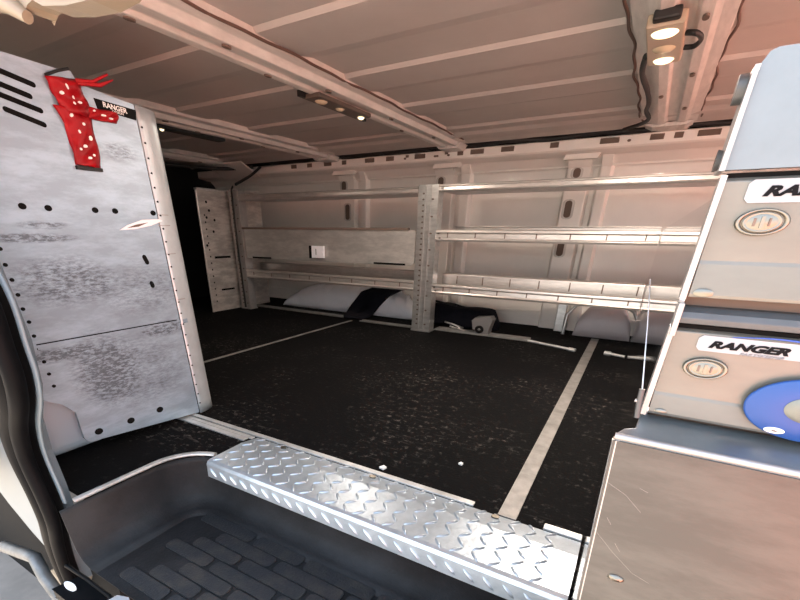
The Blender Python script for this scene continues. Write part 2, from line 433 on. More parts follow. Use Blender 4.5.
b.add([(FX1, near, ZB), (FX1, cy + r, ZB), (FX1, cy + r, 0), (FX1, near, 0)], [(0, 1, 2, 3)], 0)
b.build('well_liner', 'mat', t, solid=.004)
b = MB()
rowsy = [.425, .478, .531, .584, .637, .690, .743]
pad_w = .25
for i, y in enumerate(rowsy):
    x = -1.16 + (.0, .07, .14)[i % 3] - (.02 * (i > 4))
    while x < .0:
        w = pad_w * (1 if (int(x * 50) % 3) else .8); x1 = min(x + w, .03)
        if x1 - x > .05:
            pts = []
            rr = .014
            for (qx, qy, a0) in ((x1 - rr, y + .047 - rr, 0), (x + rr, y + .047 - rr, PI/2), (x + rr, y + rr, PI), (x1 - rr, y + rr, 1.5*PI)):
                for k in range(4): pts.append((qx + rr * math.cos(a0 + k * PI / 6), qy + rr * math.sin(a0 + k * PI / 6)))
            b.prism(pts, 2, ZB, ZB + .006)
        x += w + .016
b.build('raised_pads', 'pad', t, bevel=.003)
# worn aluminium edging round the left lip
b = MB()
lip = [(FX0 + .02, .44, .006)] + [(p[0], p[1], .006) for p in corner[:11]] + [(-1.17, corner[-1][1], .006)]
lip = [p for p in lip if p[0] < -1.195] + [(-1.192, corner[-1][1] - .004, .006)]
lip2 = []
for i in range(len(lip) - 1):
    for k in range(4):
        lip2.append(Vector(lip[i]).lerp(Vector(lip[i+1]), k / 4))
b.tube(lip2, .0065, 8, 0, True, 1.8)
e = b.build('edge_trim', 'thresh', t); e['label'] = 'worn silver edging strip'

# ------------------------------------------------------------------ tread plate
t = thing('tread_plate', 'bright diamond tread plate over the step edge', 'tread plate')
PX0, PX1, PY0, PY1 = -1.175, .030, .812, 1.062
b = MB()
b.sheet([(PY1, .002), (.982, .014), (PY0 + .018, .014), (PY0 + .006, .010), (PY0, .0), (PY0 - .002, -.050)], 0, PX0, PX1, .004)
def lug(c, ang, nrm, L=.0205, W=.0040, H=.0050):
    """pointed oval bump on a surface with normal nrm ('z' or 'y')"""
    vs = []; N = 6
    for k in range(N + 1):
        u = -1 + 2 * k / N; w = W * (1 - u * u) ** .7 + .0008; hh = H * (1 - u ** 4) + .0002
        for sgn, h in ((-1, 0), (-.45, hh), (.45, hh), (1, 0)):
            a, c2 = u * L, sgn * w
            px = a * math.cos(ang) - c2 * math.sin(ang); py = a * math.sin(ang) + c2 * math.cos(ang)
            vs.append((c[0] + px, c[1] + py, c[2] + h) if nrm == 'z' else (c[0] + px, c[1] - h, c[2] + py))
    fs = [(k*4 + j, k*4 + j + 1, (k+1)*4 + j + 1, (k+1)*4 + j) for k in range(N) for j in range(3)]
    b.add(vs, fs, 0, True)
sx = .050
for j in range(7):
    for i in range(int((PX1 - PX0 - .03) / sx)):
        x = PX0 + .03 + i * sx; y = PY0 + .030 + j * .0345
        lug((x, y, .0135 if y < .98 else .0135 - (y - .98) * .15), .80 if (i + j) % 2 == 0 else -.85, 'z')
for i in range(int((PX1 - PX0) / sx)):
    lug((PX0 + .03 + i * sx, PY0 - .001, -.026), -.75, 'y', .022, .0045, .005)
b.build('plate', 'tread', t)
for sx_ in (-1.02, -.62, -.2):
    b = MB(); b.disc((sx_, 1.045, .004), 2, .012, .009, .006, 14)
    b.build('screw', 'chrome', t)

# threshold strips behind the plate
b = MB(); b.box(-1.72, -.275, 1.067, 1.090, 0, .007); b.box(-1.72, -1.185, 1.040, 1.061, 0, .005); b.box(-1.72, -1.20, 1.012, 1.037, 0, .006)
tag(b.build('threshold_strip', 'thresh', bevel=.002), 'long silver threshold strip running from under partition along tread plate', 'floor strip', 'silver threshold strips')
b = MB(); b.box(-.070, .030, 1.066, 1.092, 0, .008)
tag(b.build('threshold_strip', 'thresh', bevel=.002), 'short silver threshold piece between right grey seam strip and cabinet', 'floor strip', 'silver threshold strips')
# seam strips across the floor
b = MB(); b.prism([(-.199, 1.066), (-.146, 1.066), (-.178, 3.80), (-.232, 3.80)], 2, 0, .004)
tag(b.build('seam_strip', 'strip', bevel=.001), 'wide grey seam strip crossing the floor toward the bare rounded arch', 'floor strip', 'grey seam strips across the floor')
b = MB(); b.box(-2.262, -2.236, 1.1, 3.36, 0, .004)
tag(b.build('seam_strip', 'strip', bevel=.001), 'thin grey seam strip crossing the dark floor toward the black cloth', 'floor strip', 'grey seam strips across the floor')
# rails under the shelves
def rail(name, x0, x1, ya, yb, label, ribs, h=.012):
    b = MB()
    for k in range(ribs):
        o = k * .042
        b.prism([(x0, ya + o), (x1, yb + o), (x1, yb + o + .022), (x0, ya + o + .022)], 2, 0, h)
    if ribs > 1:
        b.prism([(x0, ya), (x1, yb), (x1, yb + .042 * (ribs-1) + .022), (x0, ya + .042 * (ribs-1) + .022)], 2, 0, .004)
    return tag(b.build(name, 'strip', bevel=.002), label, 'floor rail', 'silver rails on floor under the shelves')
rail('floor_rail', -3.64, -2.40, 3.47, 3.44, 'long double silver rail on floor in front of the creased arch', 2, .014)
rail('floor_rail', -2.16, -1.52, 3.36, 3.36, 'short silver rail on floor between black cloth and middle post', 2)
rail('floor_rail', -1.42, -.64, 3.40, 3.40, 'ribbed silver rail on floor in front of the black bag', 3, .016)
b = MB(); b.tube([(-.64, 3.405, .010), (-.30, 3.285, .010)], .010, 8); b.tube([(-.33, 3.296, .010), (-.285, 3.28, .010)], .014, 8)
tag(b.build('metal_rod', 'thresh'), 'thin silver rod on floor extending past the ribbed rail', 'rod', 'thin rods on the floor')
b = MB(); b.tube([(-.10, 3.31, .012), (.025, 3.27, .012)], .010, 8); b.tube([(-.10, 3.31, .012), (-.06, 3.298, .012)], .016, 8)
tag(b.build('metal_rod', 'thresh'), 'short rod with thicker tip lying on floor by dark polished cabinet side', 'rod', 'thin rods on the floor')

# ------------------------------------------------------------------ near partition panel
t = thing('partition_panel', 'large scuffed bare metal partition panel standing beside the side door', 'partition')
X = -1.58
out = [(.43, .26), (.533, .251), (.590, .215), (.622, .176), (.622, .075), (.634, .054), (.68, .050), (1.105, .008), (1.075, 1.122), (1.00, 1.128), (.905, 1.140), (.893, 1.165), (.85, 1.162), (.43, 1.175)]
b = MB(); b.prism(out, 0, X - .012, X)
def hole(y, z, ry, rz, ang=0): b.disc((X - .001, y, z), 0, ry, rz, .0022, 12, 1, ang)
for y, z in ((.658, .808), (.725, .806), (.863, .806), (.929, .806), (1.069, .805)): hole(y, z, .0105, .0085)
for y, z in ((.675, .082), (.798, .080), (.924, .083)): hole(y, z, .015, .012)
for y, z in ((0.569, 0.698), (0.568, 0.656), (0.571, 0.615), (0.573, 0.573), (0.573, 0.532), (0.577, 0.493), (0.577, 0.45), (0.579, 0.409), (0.58, 0.367), (0.582, 0.326), (0.584, 0.284)): hole(y, z, .0062, .0055)
def slot(y0, z0, y1, z1, w=.0065):
    c = ((y0+y1)/2, (z0+z1)/2); L = math.hypot(y1-y0, z1-z0) / 2; a = math.atan2(z1-z0, y1-y0)
    d = Vector((y1 - y0, z1 - z0)).normalized(); e_ = Vector((-d.y, d.x)); ps = []
    for sg, a0 in ((1, PI / 2), (-1, -PI / 2)):
        for k in range(7):
            t_ = a0 - k * PI / 6
            ps.append(Vector(c) + d * (sg * (L - w) + w * math.cos(t_)) + e_ * (w * math.sin(t_)))
    b.prism([tuple(p) for p in ps], 0, X - .001, X + .0012, 1)
slot(.665, 1.130, .785, 1.108); slot(.655, 1.101, .768, 1.079); slot(.645, 1.078, .786, 1.050); slot(.685, 1.040, .785, 1.017)
slot(.996, .668, 1.008, .635, .008); slot(1.003, .577, 1.010, .553, .008)
b.build('sheet', ['partition', 'dark'], t)
b = MB(); b.box(X - .001, X + .0016, .575, 1.13, .405, .422); b.box(X - .001, X + .0019, .575, 1.08, .421, .4245, 1)
b.build('lap_seam', ['partition', 'dark'], t)
b = MB()
# rolled edge
def fl_pt(u, v):
    a = u * PI / 2 * 1.1; z = .002 + v * 1.120; yo = 1.110 - v * .032
    return (X - .050 * (1 - math.cos(a)), yo + .098 * math.sin(a), z - .006 * u * v)
b.grid(fl_pt, 10, 24)
for k in range(24):
    z = .05 + k * .044; b.disc((X - .006, 1.117 - z * .027, z), 0, .0036, .0032, .0075, 8, 1)
    b.disc((X - .030, 1.155 - z * .027, z + .02), 0, .003, .003, .012, 8, 1)
b.build('rolled_edge', ['flange', 'dark'], t, solid=.004)
b = MB()
for (z, y0, y1) in ((.800, 1.085, 1.128), (.765, 1.08, 1.128), (.668, 1.09, 1.13), (.50, 1.10, 1.135)):
    b.box(X - .0005, X + .0035, y0, y1, z - .0015, z + .0015)
b.build('clip_wire', 'rim', t)
# pale gouge
b = MB()
pts = [(.928, .748), (.96, .764), (1.02, .782), (1.085, .786), (1.10, .780), (1.05, .764), (.985, .752)]
b.prism(pts, 0, X, X + .0035); 
pi_ = [(.955, .755), (.99, .766), (1.04, .774), (1.0, .760)]
b.prism(pi_, 0, X + .003, X + .0042, 1)
g = b.build('pulled_tab', ['arch_white', 'slot'], t, bevel=.001); g['label'] = 'shiny bent tab'
# label
b = MB()
b.prism([(.943, 1.113), (1.080, 1.107), (1.073, 1.078), (.948, 1.087)], 0, X, X + .0012)
me = text_mesh('RANGER', .019, 0.0, .0004)
mw = Matrix.Translation((X + .0015, .968, 1.0955)) @ Matrix(((0, 0, 1, 0), (1.05, 0, 0, 0), (-.05, 1.0, 0, 0), (0, 0, 0, 1)))
b.mesh(me, mw, 1)
me = text_mesh('DESIGN', .009)
mw = Matrix.Translation((X + .0015, .995, 1.086)) @ Matrix(((0, 0, 1, 0), (1.2, 0, 0, 0), (-.05, 1.0, 0, 0), (0, 0, 0, 1)))
b.mesh(me, mw, 1)
g = b.build('sticker', ['sticker_black', 'white_ink'], t); g['label'] = 'black sticker reading RANGER in white'

# red vinyl strap
t = thing('red_vinyl_strap', 'red vinyl strap with white print hanging on the partition top', 'strap')
def ribbon(name, rows_, bulge=.012, spots=(), off=.004, sub=5):
    b = MB()
    def P(u, v):
        k = v * (len(rows_) - 1); i = min(int(k), len(rows_) - 2); f = k - i
        l = Vector(rows_[i][0]).lerp(Vector(rows_[i+1][0]), f); r_ = Vector(rows_[i][1]).lerp(Vector(rows_[i+1][1]), f)
        p = l.lerp(r_, u)
        return (X + off + bulge * math.sin(PI * u) * (.6 + .4 * math.sin(v * 9)) + .004 * math.sin(u * 7 + v * 11), p[0], p[1])
    b.grid(P, 8, 6 * (len(rows_) - 1))
    for (u, v, ry, rz, a) in [(q[0], q[1], q[2] * .46, q[3] * .46, q[4]) for q in spots]:
        p = P(u, v); b.disc((p[0] + .0015, p[1], p[2]), 0, ry, rz, .0015, 12, 1, a)
    return b.build(name, ['red', 'white_ink'], t, solid=.003)
sp = [(.25, .45, .012, .006, .3), (.72, .62, .012, .006, .2), (.45, .25, .003, .012, .3), (.5, .7, .004, .009, .2), (.55, .5, .003, .008, .4)]
ribbon('strap_top', [((.812, 1.135), (.900, 1.145)), ((.822, 1.10), (.918, 1.10)), ((.836, 1.06), (.918, 1.055))], .02, sp, .006)
sp = [(.35, .12, .010, .006, .6), (.6, .25, .006, .005, 0), (.5, .55, .013, .006, .1), (.30, .62, .005, .004, 0), (.75, .7, .005, .004, 0), (.55, .78, .011, .006, .1), (.78, .42, .011, .012, .2), (.4, .35, .004, .007, .3)]
ribbon('strap_tail', [((.815, 1.072), (.918, 1.072)), ((.834, 1.03), (.918, 1.04)), ((.836, .985), (.920, .99)), ((.838, .955), (.916, .95)), ((.838, .928), (.914, .925))], .012, sp, .003)
ribbon('strap_flap', [((.915, 1.085), (.905, 1.057)), ((.96, 1.086), (.95, 1.055)), ((1.008, 1.087), (1.0, 1.058))], .006, [(.5, .5, .02, .002, .05), (.25, .2, .008, .002, 0), (.7, .75, .012, .002, 0)], .006)
b = MB()
b.tube([(X + .01, .895, 1.143), (X + .03, .935, 1.146), (X + .05, .975, 1.170)], [.006, .005, .003], 6)
b.tube([(X + .01, .90, 1.138), (X + .04, .95, 1.140), (X + .055, .985, 1.158)], [.006, .006, .002], 6)
b.build('loose_end', 'red', t)
b = MB(); b.tube([(X + .006, .815, 1.138), (X + .012, .85, 1.155), (X + .006, .885, 1.168)], .0035, 6)
b.build('tie', 'cable', t)
b = MB(); b.box(X - .004, X + .010, .836, .915, .916, .926); b.build('hem', 'cable', t)

# ------------------------------------------------------------------ far partition half
t = thing('partition_panel', 'far narrow partition panel at the dark cab opening beyond the shelves', 'partition')
X2 = -3.68
b = MB(); b.prism([(2.95, 0), (3.78, 0), (3.78, 1.12), (2.958, 1.085)], 0, X2 - .01, X2)
for (y, z) in ((3.06, .99), (3.04, .86), (3.13, .84), (3.1, .74), (3.0, .62), (3.08, .92)): b.disc((X2 - .001, y, z), 0, .012, .012, .003, 8, 1)
for k in range(14): b.disc((X2 - .001, 3.02, .10 + .06 * k), 0, .008, .008, .003, 8, 1)
b.box(X2 - .001, X2 + .003, 3.07, 3.27, .500, .52, 1); b.box(X2 - .001, X2 + .003, 3.10, 3.27, .195, .212, 1)
b.build('sheet', ['far_sheet', 'dark'], t)
b = MB(); b.tube([(X2, 2.955, 0), (X2, 2.962, 1.085)], .010, 8); b.build('edge_bead', 'shelf', t)
b = MB(); b.box(X2 - .02, X2 + .02, 2.96, 3.3, 1.085, 1.10); b.build('cap_rail', 'alu', t)

# ------------------------------------------------------------------ shelving units
SY = 3.30
def tray(name, parent, x0, x1, ztop, zbot, depth, ticks=None, m='shelf', lip_up=True):
    """folded sheet shelf: rolled front lip, flat deck, back lip"""
    b = MB(); h = ztop - zbot
    zd = zbot + .25 * h if lip_up else ztop - .006
    b.sheet([(SY + .012, zbot + .004), (SY, zbot), (SY - .006, zbot + .18*h), (SY, zbot + .30*h), (SY + .002, zbot + .66*h), (SY - .006, zbot + .76*h), (SY - .004, ztop - .004), (SY + .012, ztop)], 0, x0, x1, -.006)
    b.box(x0, x1, SY + .002, SY + depth, zd - .006, zd)
    b.sheet([(SY + depth, zd - .006), (SY + depth, ztop + .02), (SY + depth - .02, ztop + .022)], 0, x0, x1, -.005)
    if ticks:
        for tx in ticks:
            if x0 + .02 < tx < x1 - .02: 
                b.box(tx - .004, tx + .004, SY - .003, SY + .004, zbot + .32*h, zbot + .74*h, 1)
                b.box(tx + .03, tx + .04, SY + .012, SY + .5 * depth, zd - .002, zd + .001, 1)
    return b.build(name, [m, 'slot'], parent, bevel=.002)

def post_bm(x0, x1, z1, holes=True):
    b = MB()
    b.sheet([(x0 + .015, SY + .10), (x0, SY + .09), (x0, SY - .004), (x1, SY - .004), (x1, SY + .09), (x1 - .015, SY + .10)][::-1], 2, 0.0, z1, -.004)
    if holes:
        k = 0; z = .06
        while z < z1 - .02:
            for q in ((.28,) if k % 3 else (.28, .74)):
                b.disc((x0 + q * (x1 - x0), SY - .0058, z), 1, .010, .006, .004, 8, 1)
            z += .038; k += 1
    b.box(x0 - .005, x1 + .005, SY - .008, SY + .10, 0, .012)
    return b
ticks_r = [-1.33 + .215 * i for i in range(12)]
t = thing('shelving_unit', 'three tier metal shelving along far wall on the cabinet side of middle post', 'shelving unit', group='metal shelving along the far wall')
p = post_bm(-1.588, -1.425, 1.068).build('post', ['alu', 'slot'], t)
p['label'] = 'perforated upright post'
b = MB()
for q in (.35, .62):
    b.sheet([(SY - .006, .02), (SY - .011, .03), (SY - .011, 1.05), (SY - .006, 1.06)], 0, -1.588 + q * .163, -1.588 + (q + .06) * .163, .003)
b.build('post_rib', 'alu', t)
tray('shelf', t, -1.425, 1.3, 1.066, 1.014, .36)
tray('shelf', t, -1.425, .030, .772, .690, .40, ticks_r)
tray('shelf', t, -1.425, .030, .385, .308, .36, ticks_r)
# raised back guard of the lowest shelf, with its own row of dividers
b = MB()
b.sheet([(SY + .20, .36), (SY + .20, .445), (SY + .22, .452), (SY + .27, .452)], 0, -1.425, .030, -.005)
for tx in ticks_r[:7]: b.box(tx + .03, tx + .038, SY + .197, SY + .203, .375, .435, 1)
b.box(-1.425, .030, SY + .19, SY + .35, .352, .358)
b.build('divider_rail', ['shelf', 'slot'], t, bevel=.002)
b = MB(); b.sheet([(1.3, SY), (1.3, SY + .6)], 2, .90, 1.07, .006); b.build('end_bracket', 'shelf', t)
for z in (1.04, .745, .715, .36, .335):
    b = MB(); b.disc((-1.40 + random.uniform(-.005, .02), SY - .010, z), 1, .009, .006, .006, 8)
    b.build('rivet', 'chrome', t)

t = thing('shelving_unit', 'metal shelving between middle post and the far partition, above the creased arch', 'shelving unit', group='metal shelving along the far wall')
XA, XB = -3.50, -1.592
tray('shelf', t, XA, XB, 1.060, 1.008, .36)
tray('shelf', t, XA, XB, .400, .318, .36, [-3.4 + .24 * i for i in range(8)])
b = MB()
b.sheet([(SY + .20, .36), (SY + .20, .45), (SY + .22, .457), (SY + .27, .457)], 0, XA, XB, -.005)
b.box(XA, XB, SY + .19, SY + .35, .352, .358); b.build('divider_rail', ['shelf', 'slot'], t, bevel=.002)
# folding backing panel and its latch
b = MB(); b.prism([(XA + .02, .505), (-1.64, .505), (-1.60, .53), (-1.60, .755), (-1.63, .765), (XA + .02, .768)], 1, SY + .01, SY + .022)
d = b.build('drop_panel', 'door_sheet', t, bevel=.002); d['label'] = 'flat grey drop panel'
b = MB(); b.box(XA, -1.66, SY - .002, SY + .028, .764, .782); b.build('panel_top_edge', 'slot', d)
b = MB(); b.box(-3.40, -3.15, SY + .006, SY + .012, .505, .520, 0); b.build('panel_slot', 'dark', d)
b = MB(); b.box(-1.98, -1.68, SY + .006, SY + .012, .508, .522, 0); b.build('panel_slot', 'dark', d)
b = MB()
b.box(-2.665, -2.50, SY - .004, SY + .010, .530, .635, 0)
b.box(-2.625, -2.49, SY - .016, SY + .002, .535, .635, 1); b.box(-2.578, -2.572, SY - .0175, SY - .015, .56, .61, 0); b.box(-2.55, -2.50, SY - .020, SY - .015, .575, .595, 1)
l = b.build('latch', ['dark', 'arch_white'], d); l['label'] = 'shiny latch on black plate'
p = post_bm(-3.63, -3.50, 1.10, True).build('post', ['rim', 'slot'], t)
b = MB(); b.tube([(-3.58, SY + .02, 1.13), (-3.56, SY - .022, 1.10), (-3.565, SY - .022, .6), (-3.55, SY - .022, .02)], .010, 6)
tag(b.build('black_cable', 'cable'), 'black cable running down the far left shelf post', 'cable', 'black cables')

# ------------------------------------------------------------------ wheel arches and things on the floor under the shelves
def arch(name, x0, x1, yf, h, creases, mi, label, grp):
    t_ = MB(); xc = (x0 + x1) / 2; hw = (x1 - x0) / 2
    def P(u, v):
        s = -1 + 2 * u
        prof_ = max(0.0, 1 - abs(s) ** (3.2 if creases else 6)) ** .5
        a = v * PI / 2
        f = math.sin(a) ** .55 if v > 0 else 0
        x = xc + s * hw * (1 - .14 * math.sin(a) ** 4)
        y = yf + min(.34, WY - .09 - yf) * (1 - math.cos(a)) ** 1.1
        z = h * prof_ * f
        if creases and v > .3:
            z += .042 * max(0, math.sin(s * 46)) ** 5 * (v - .3) * (1 if abs(s) > .12 else .35)
        return (x, y, z)
    t_.grid(P, 180 if creases else 40, 16)
    o = t_.build(name, mi, solid=.004)
    return tag(o, label, 'wheel arch', grp)
arch('wheel_arch', -3.42, -1.75, 3.72, .250, True, 'arch_white', 'long white wheel arch with creased upper edge, black cloth draped over it', 'rounded arches along the far wall')
arch('wheel_arch', -.385, .030, 3.86, .232, False, 'arch_grey', 'short bare rounded pinkish grey hump at the end of wide seam strip', 'rounded arches along the far wall')
t = thing('arch_bracket', 'bent metal bracket framing the short rounded hump', 'bracket')
b = MB(); b.tube([(-.46, 3.86, .0), (-.455, 3.87, .16), (-.40, 3.88, .235), (-.33, 3.90, .252)], .013, 8); b.build('arm', 'alu', t)
b = MB(); b.tube([(.052, 3.86, .0), (.05, 3.87, .16), (.01, 3.88, .225), (-.04, 3.90, .245)], .016, 8); b.build('arm', 'alu', t)
b = MB(); b.box(-.55, -.48, 3.95, 4.02, 0, .30); b.build('foot', 'alu', t, bevel=.003)

def cloth(name, rows_, label, cat, y_th=.02):
    b = MB()
    def P(u, v):
        k = v * (len(rows_) - 1); i = min(int(k), len(rows_) - 2); f = k - i
        p = Vector(rows_[i][0]).lerp(Vector(rows_[i+1][0]), f).lerp(Vector(rows_[i][1]).lerp(Vector(rows_[i+1][1]), f), u)
        return p + Vector((0, -.012 * math.sin(u * 9 + v * 5), .008 * math.sin(u * 11) * math.sin(v * 8)))
    b.grid(P, 14, 8 * (len(rows_) - 1))
    return tag(b.build(name, 'black_cloth', solid=.02), label, cat)
cloth('black_cloth', [((-2.38, 3.42, .016), (-2.16, 3.42, .016)), ((-2.44, 3.58, .03), (-2.17, 3.60, .03)), ((-2.44, 3.68, .10), (-2.14, 3.68, .10)), ((-2.38, 3.74, .21), (-2.06, 3.74, .19)), ((-2.26, 3.85, .262), (-1.98, 3.86, .25)), ((-2.22, 3.98, .268), (-1.96, 4.0, .26))],
      'black cloth draped over the long white wheel arch', 'cloth')
# black soft bag
t = thing('black_bag', 'long limp black bag lying on floor right of the middle post', 'bag')
b = MB()
def bag(u, v):
    a = 2 * PI * v; s = u
    hh = .095 * (1 - .18 * s) * min(1, 4 * s + .55, 6 * (1 - s) + .45); dd = .13 * min(1, 5 * s + .3, 6 * (1 - s) + .3)
    x = -1.70 + .745 * s
    ca, sa = math.cos(a), math.sin(a)
    y = 3.70 + dd * math.copysign(abs(ca) ** .6, ca) + .01 * math.sin(s * 23)
    z = hh + hh * math.copysign(abs(sa) ** .6, sa) + .008 * math.sin(s * 15 + a * 2)
    return (x, y, max(.001, z))
b.grid(bag, 30, 24)
b.add([bag(0, j / 24) for j in range(24)], [tuple(range(24))], 0); b.add([bag(1, j / 24) for j in range(24)], [tuple(range(24))], 0)
b.build('body', 'black_cloth', t)
b = MB(); b.tube([(-1.62, 3.60, .20), (-1.5, 3.57, .215), (-1.30, 3.57, .19)], .008, 6); b.build('strap', 'cable', t)
b = MB(); b.tube([(-1.38, 3.53, .055), (-1.28, 3.50, .045), (-1.20, 3.49, .028), (-1.24, 3.49, .022)], .008, 8)
b.tube([(-1.32, 3.50, .03), (-1.18, 3.47, .012)], .007, 6)
tag(b.build('metal_hook', 'alu'), 'small shiny metal hook on floor in front of the black bag', 'hook')
t = thing('grey_clamp', 'small grey plastic clamp with round eye at right end of black bag', 'clamp')
b = MB(); b.prism([(-1.085, .045), (-.955, .05), (-.935, .13), (-.95, .155), (-1.075, .14), (-1.10, .115)], 1, 3.40, 3.50); b.prism([(-1.06, .002), (-.96, .002), (-.955, .05), (-1.07, .047)], 1, 3.405, 3.50)
b.build('body', 'grey_plastic', t, bevel=.006)
b = MB(); b.lathe_y((-1.03, 3.40, .052), [(.0, -.004), (.5, -.006), (1, -.004), (1, .004)], .036, .030, 16, 0)
b.build('eye', 'dark', t)
b = MB(); b.lathe_y((-1.03, 3.396, .052), [(.0, -.004), (1, -.003), (1, .002)], .012, .010, 12, 0)
b.build('eye_centre', 'grey_plastic', t)
# painted hump seen through the notch
b = MB(); b.box(-1.96, -1.66, .44, .755, 0, .27)
tag(b.build('pillar_base', 'hump', bevel=.04, segs=4), 'white painted hump behind the notch of the scuffed partition', 'body panel')
# scraps
for (x, y, s, lab) in ((-.625, 1.125, .012, 'larger white paper scrap on floor touching the threshold strip'), (-.40, 1.30, .008, 'tiny white scrap on open floor left of the wide seam strip')):
    b = MB(); b.prism([(x - s, y - s * .6), (x + s * .7, y - s), (x + s, y + s * .5), (x - s * .3, y + s)], 2, .0, .006)
    tag(b.build('paper_scrap', 'paper', bevel=.001), lab, 'scrap', 'white scraps on the floor')

# ------------------------------------------------------------------ lamps, cables on the roof
def lamp(x0, x1, y0, y1, zt, lens, label, hm='lamp', h=.030):
    t = thing('ceiling_lamp', label, 'lamp', group='interior lamps on the roof bows')
    b = MB(); b.box(x0, x1, y0, y1, zt - h, zt + .006); b.build('housing', hm, t, bevel=.006)
    for fy, m, k in lens:
        yc = y0 + (y1 - y0) * fy; b = MB()
        cx = (x0 + x1) / 2; rx = (x1 - x0) * .33 * k; ry = (y1 - y0) * .085 * k
        vs = []; N = 20
        for r_, dz in ((1, 0), (.8, -.006), (.4, -.010), (.05, -.011)):
            for j in range(N):
                a = 2 * PI * j / N; vs.append((cx + rx * r_ * math.cos(a), yc + ry * r_ * math.sin(a), zt - h + dz))
        b.add(vs, [(i*N + j, i*N + (j+1) % N, (i+1)*N + (j+1) % N, (i+1)*N + j) for i in range(3) for j in range(N)], 0, True)
        b.add(vs[-N:], [tuple(range(N))], 0, True)
        b.build('lens', m, t)
    return t
t = lamp(-.182, -.074, 1.965, 2.345, 1.362, ((.16, 'lens', 1.1), (.55, 'lens_off', 1.0), (.88, 'lens', .95)), 'beige ceiling lamp with three lenses on the wide roof bow')
b = MB(); b.box(-.165, -.09, 1.93, 1.965, 1.340, 1.368); b.build('end_cap', 'cable', t, bevel=.006)
t = lamp(-1.632, -1.535, 2.04, 2.52, 1.345, ((.16, 'lens_off', .9), (.50, 'lens_off', .7), (.93, 'lens', .55)), 'slim dark ceiling lamp hanging at the edge of middle roof bow', 'lamp_dark', .014)
b = MB(); b.box(-1.64, -1.62, 2.0, 2.6, 1.335, 1.36); b.build('bracket', 'cable', t)
t = lamp(-2.92, -2.84, 2.06, 2.62, 1.352, ((.12, 'lens', .35),), 'long black ceiling lamp on the roof bow behind the partition', 'cable', .02)

def cab(name, pts, r, label, grp='black cables'):
    b = MB(); P_ = [Vector(p) for p in pts]; q = []
    for i in range(len(P_) - 1):
        p0, p1, p2, p3 = P_[max(0, i-1)], P_[i], P_[i+1], P_[min(len(P_)-1, i+2)]
        for k in range(6):
            u = k / 6; q.append(.5 * ((2*p1) + (p2-p0)*u + (2*p0-5*p1+4*p2-p3)*u*u + (3*p1-p0-3*p2+p3)*u**3))
    q.append(P_[-1]); b.tube(q, r, 8)
    return tag(b.build(name, 'cable'), label, 'cable', grp)
cab('black_cable', [(-.19, 2.31, 1.355), (-.205, 2.50, 1.350), (-.19, 2.80, 1.352), (-.185, 3.0, 1.345), (-.20, 3.2, 1.35), (-.19, 3.4, 1.35), (-.24, 3.6, 1.362), (-.34, 3.74, 1.365)], .011, 'black cable running from the beige lamp toward the far wall')
cab('black_cable', [(-.070, 2.10, 1.345), (-.045, 2.09, 1.338), (-.030, 2.12, 1.338), (-.025, 2.17, 1.338), (-.04, 2.22, 1.338), (-.070, 2.23, 1.342)], .008, 'short black cable loop on the side of the beige lamp')
# harness in the gap over the rail
pts = []
x = -3.55
while x < XR - .1:
    pts.append((x, 3.835 + .012 * math.sin(x * 7), 1.372 + .006 * math.sin(x * 11 + 1))); x += .16
cab('wiring_harness', pts, .016, 'long black wiring harness in the gap above the far roof rail')
cab('black_cable', [(-3.58, 3.36, 1.15), (-3.60, 3.60, 1.25), (-3.60, 3.74, 1.335)], .013, 'black cable rising from far left shelf post to the roof')
cab('black_cable', [(-3.68, 3.72, 1.335), (-3.9, 3.5, 1.31), (-4.05, 3.0, 1.30), (-4.1, 2.5, 1.31)], .016, 'black cable along the roof edge over the cab opening')
b = MB(); b.sheet([(3.75, 1.26), (3.62, 1.31), (3.50, 1.36)], 0, -4.14, -3.62, .01)
struct(b.build('trim_7', 'paint'), 'painted corner pressing above the far partition')

# ------------------------------------------------------------------ cabinet with lockable drawers
t = thing('drawer_cabinet', 'metal cabinet with lockable drawers beside the door opening', 'cabinet')
PXC = .035
b = MB(); b.box(PXC, PXC + .004, .506, 3.55, 0.001, .778); g = b.build('side_panel', 'mirror', t); g['label'] = 'dark polished side panel'
b = MB(); b.box(.95, .954, .506, 3.55, 0.001, .778); b.build('end_panel', 'cabinet', t)
b = MB(); b.box(PXC + .004, .95, .53, 3.5, .02, .03); b.box(PXC + .004, .95, .53, 3.5, .55, .556); b.box(PXC + .004, .95, .53, 3.5, .772, .778); b.build('inner_shelf', 'cabinet', t)
# base front: edge leans a little
b = MB()
L = 1.0
face = lambda z: .0140 + (.561 - z) * .058
prof_ = [(.505, .580), (.475, .572), (.466, .569), (.461, .563), (.459, .555)]
b.prism([(face(.561), .561), (L, .561), (L, .02), (face(.02), .02)], 1, .459, .470)
def basetop(u, v):
    k = v * 4; i = min(int(k), 3); f = k - i
    y = prof_[i][0] + (prof_[i+1][0] - prof_[i][0]) * f; z = prof_[i][1] + (prof_[i+1][1] - prof_[i][1]) * f
    return (face(z) + u * (L - face(z)) + (.006 * max(0, (y - .466) / .04) if u == 0 else 0), y, z)
for p in (((.0215, .512), (.040, .503), (.058, .487)), ((.020, .452), (.045, .428), (.070, .408), (.088, .402)), ((.03, .47), (.036, .462)), ((.045, .44), (.052, .431)), ((.05, .515), (.058, .512))):
    b.tube([(q[0], .4591, q[1]) for q in p], .00018, 5, 1)
g = b.build('base_panel', ['cabinet', 'scratch'], t)
b = MB()
zl = lambda y: .563 + (y - .461) * .39
lp = [(.0148, .461), (.0165, .470), (.0215, .477), (.0310, .481), (.0335, .505), (L, .505), (L, .461)]
nl = len(lp)
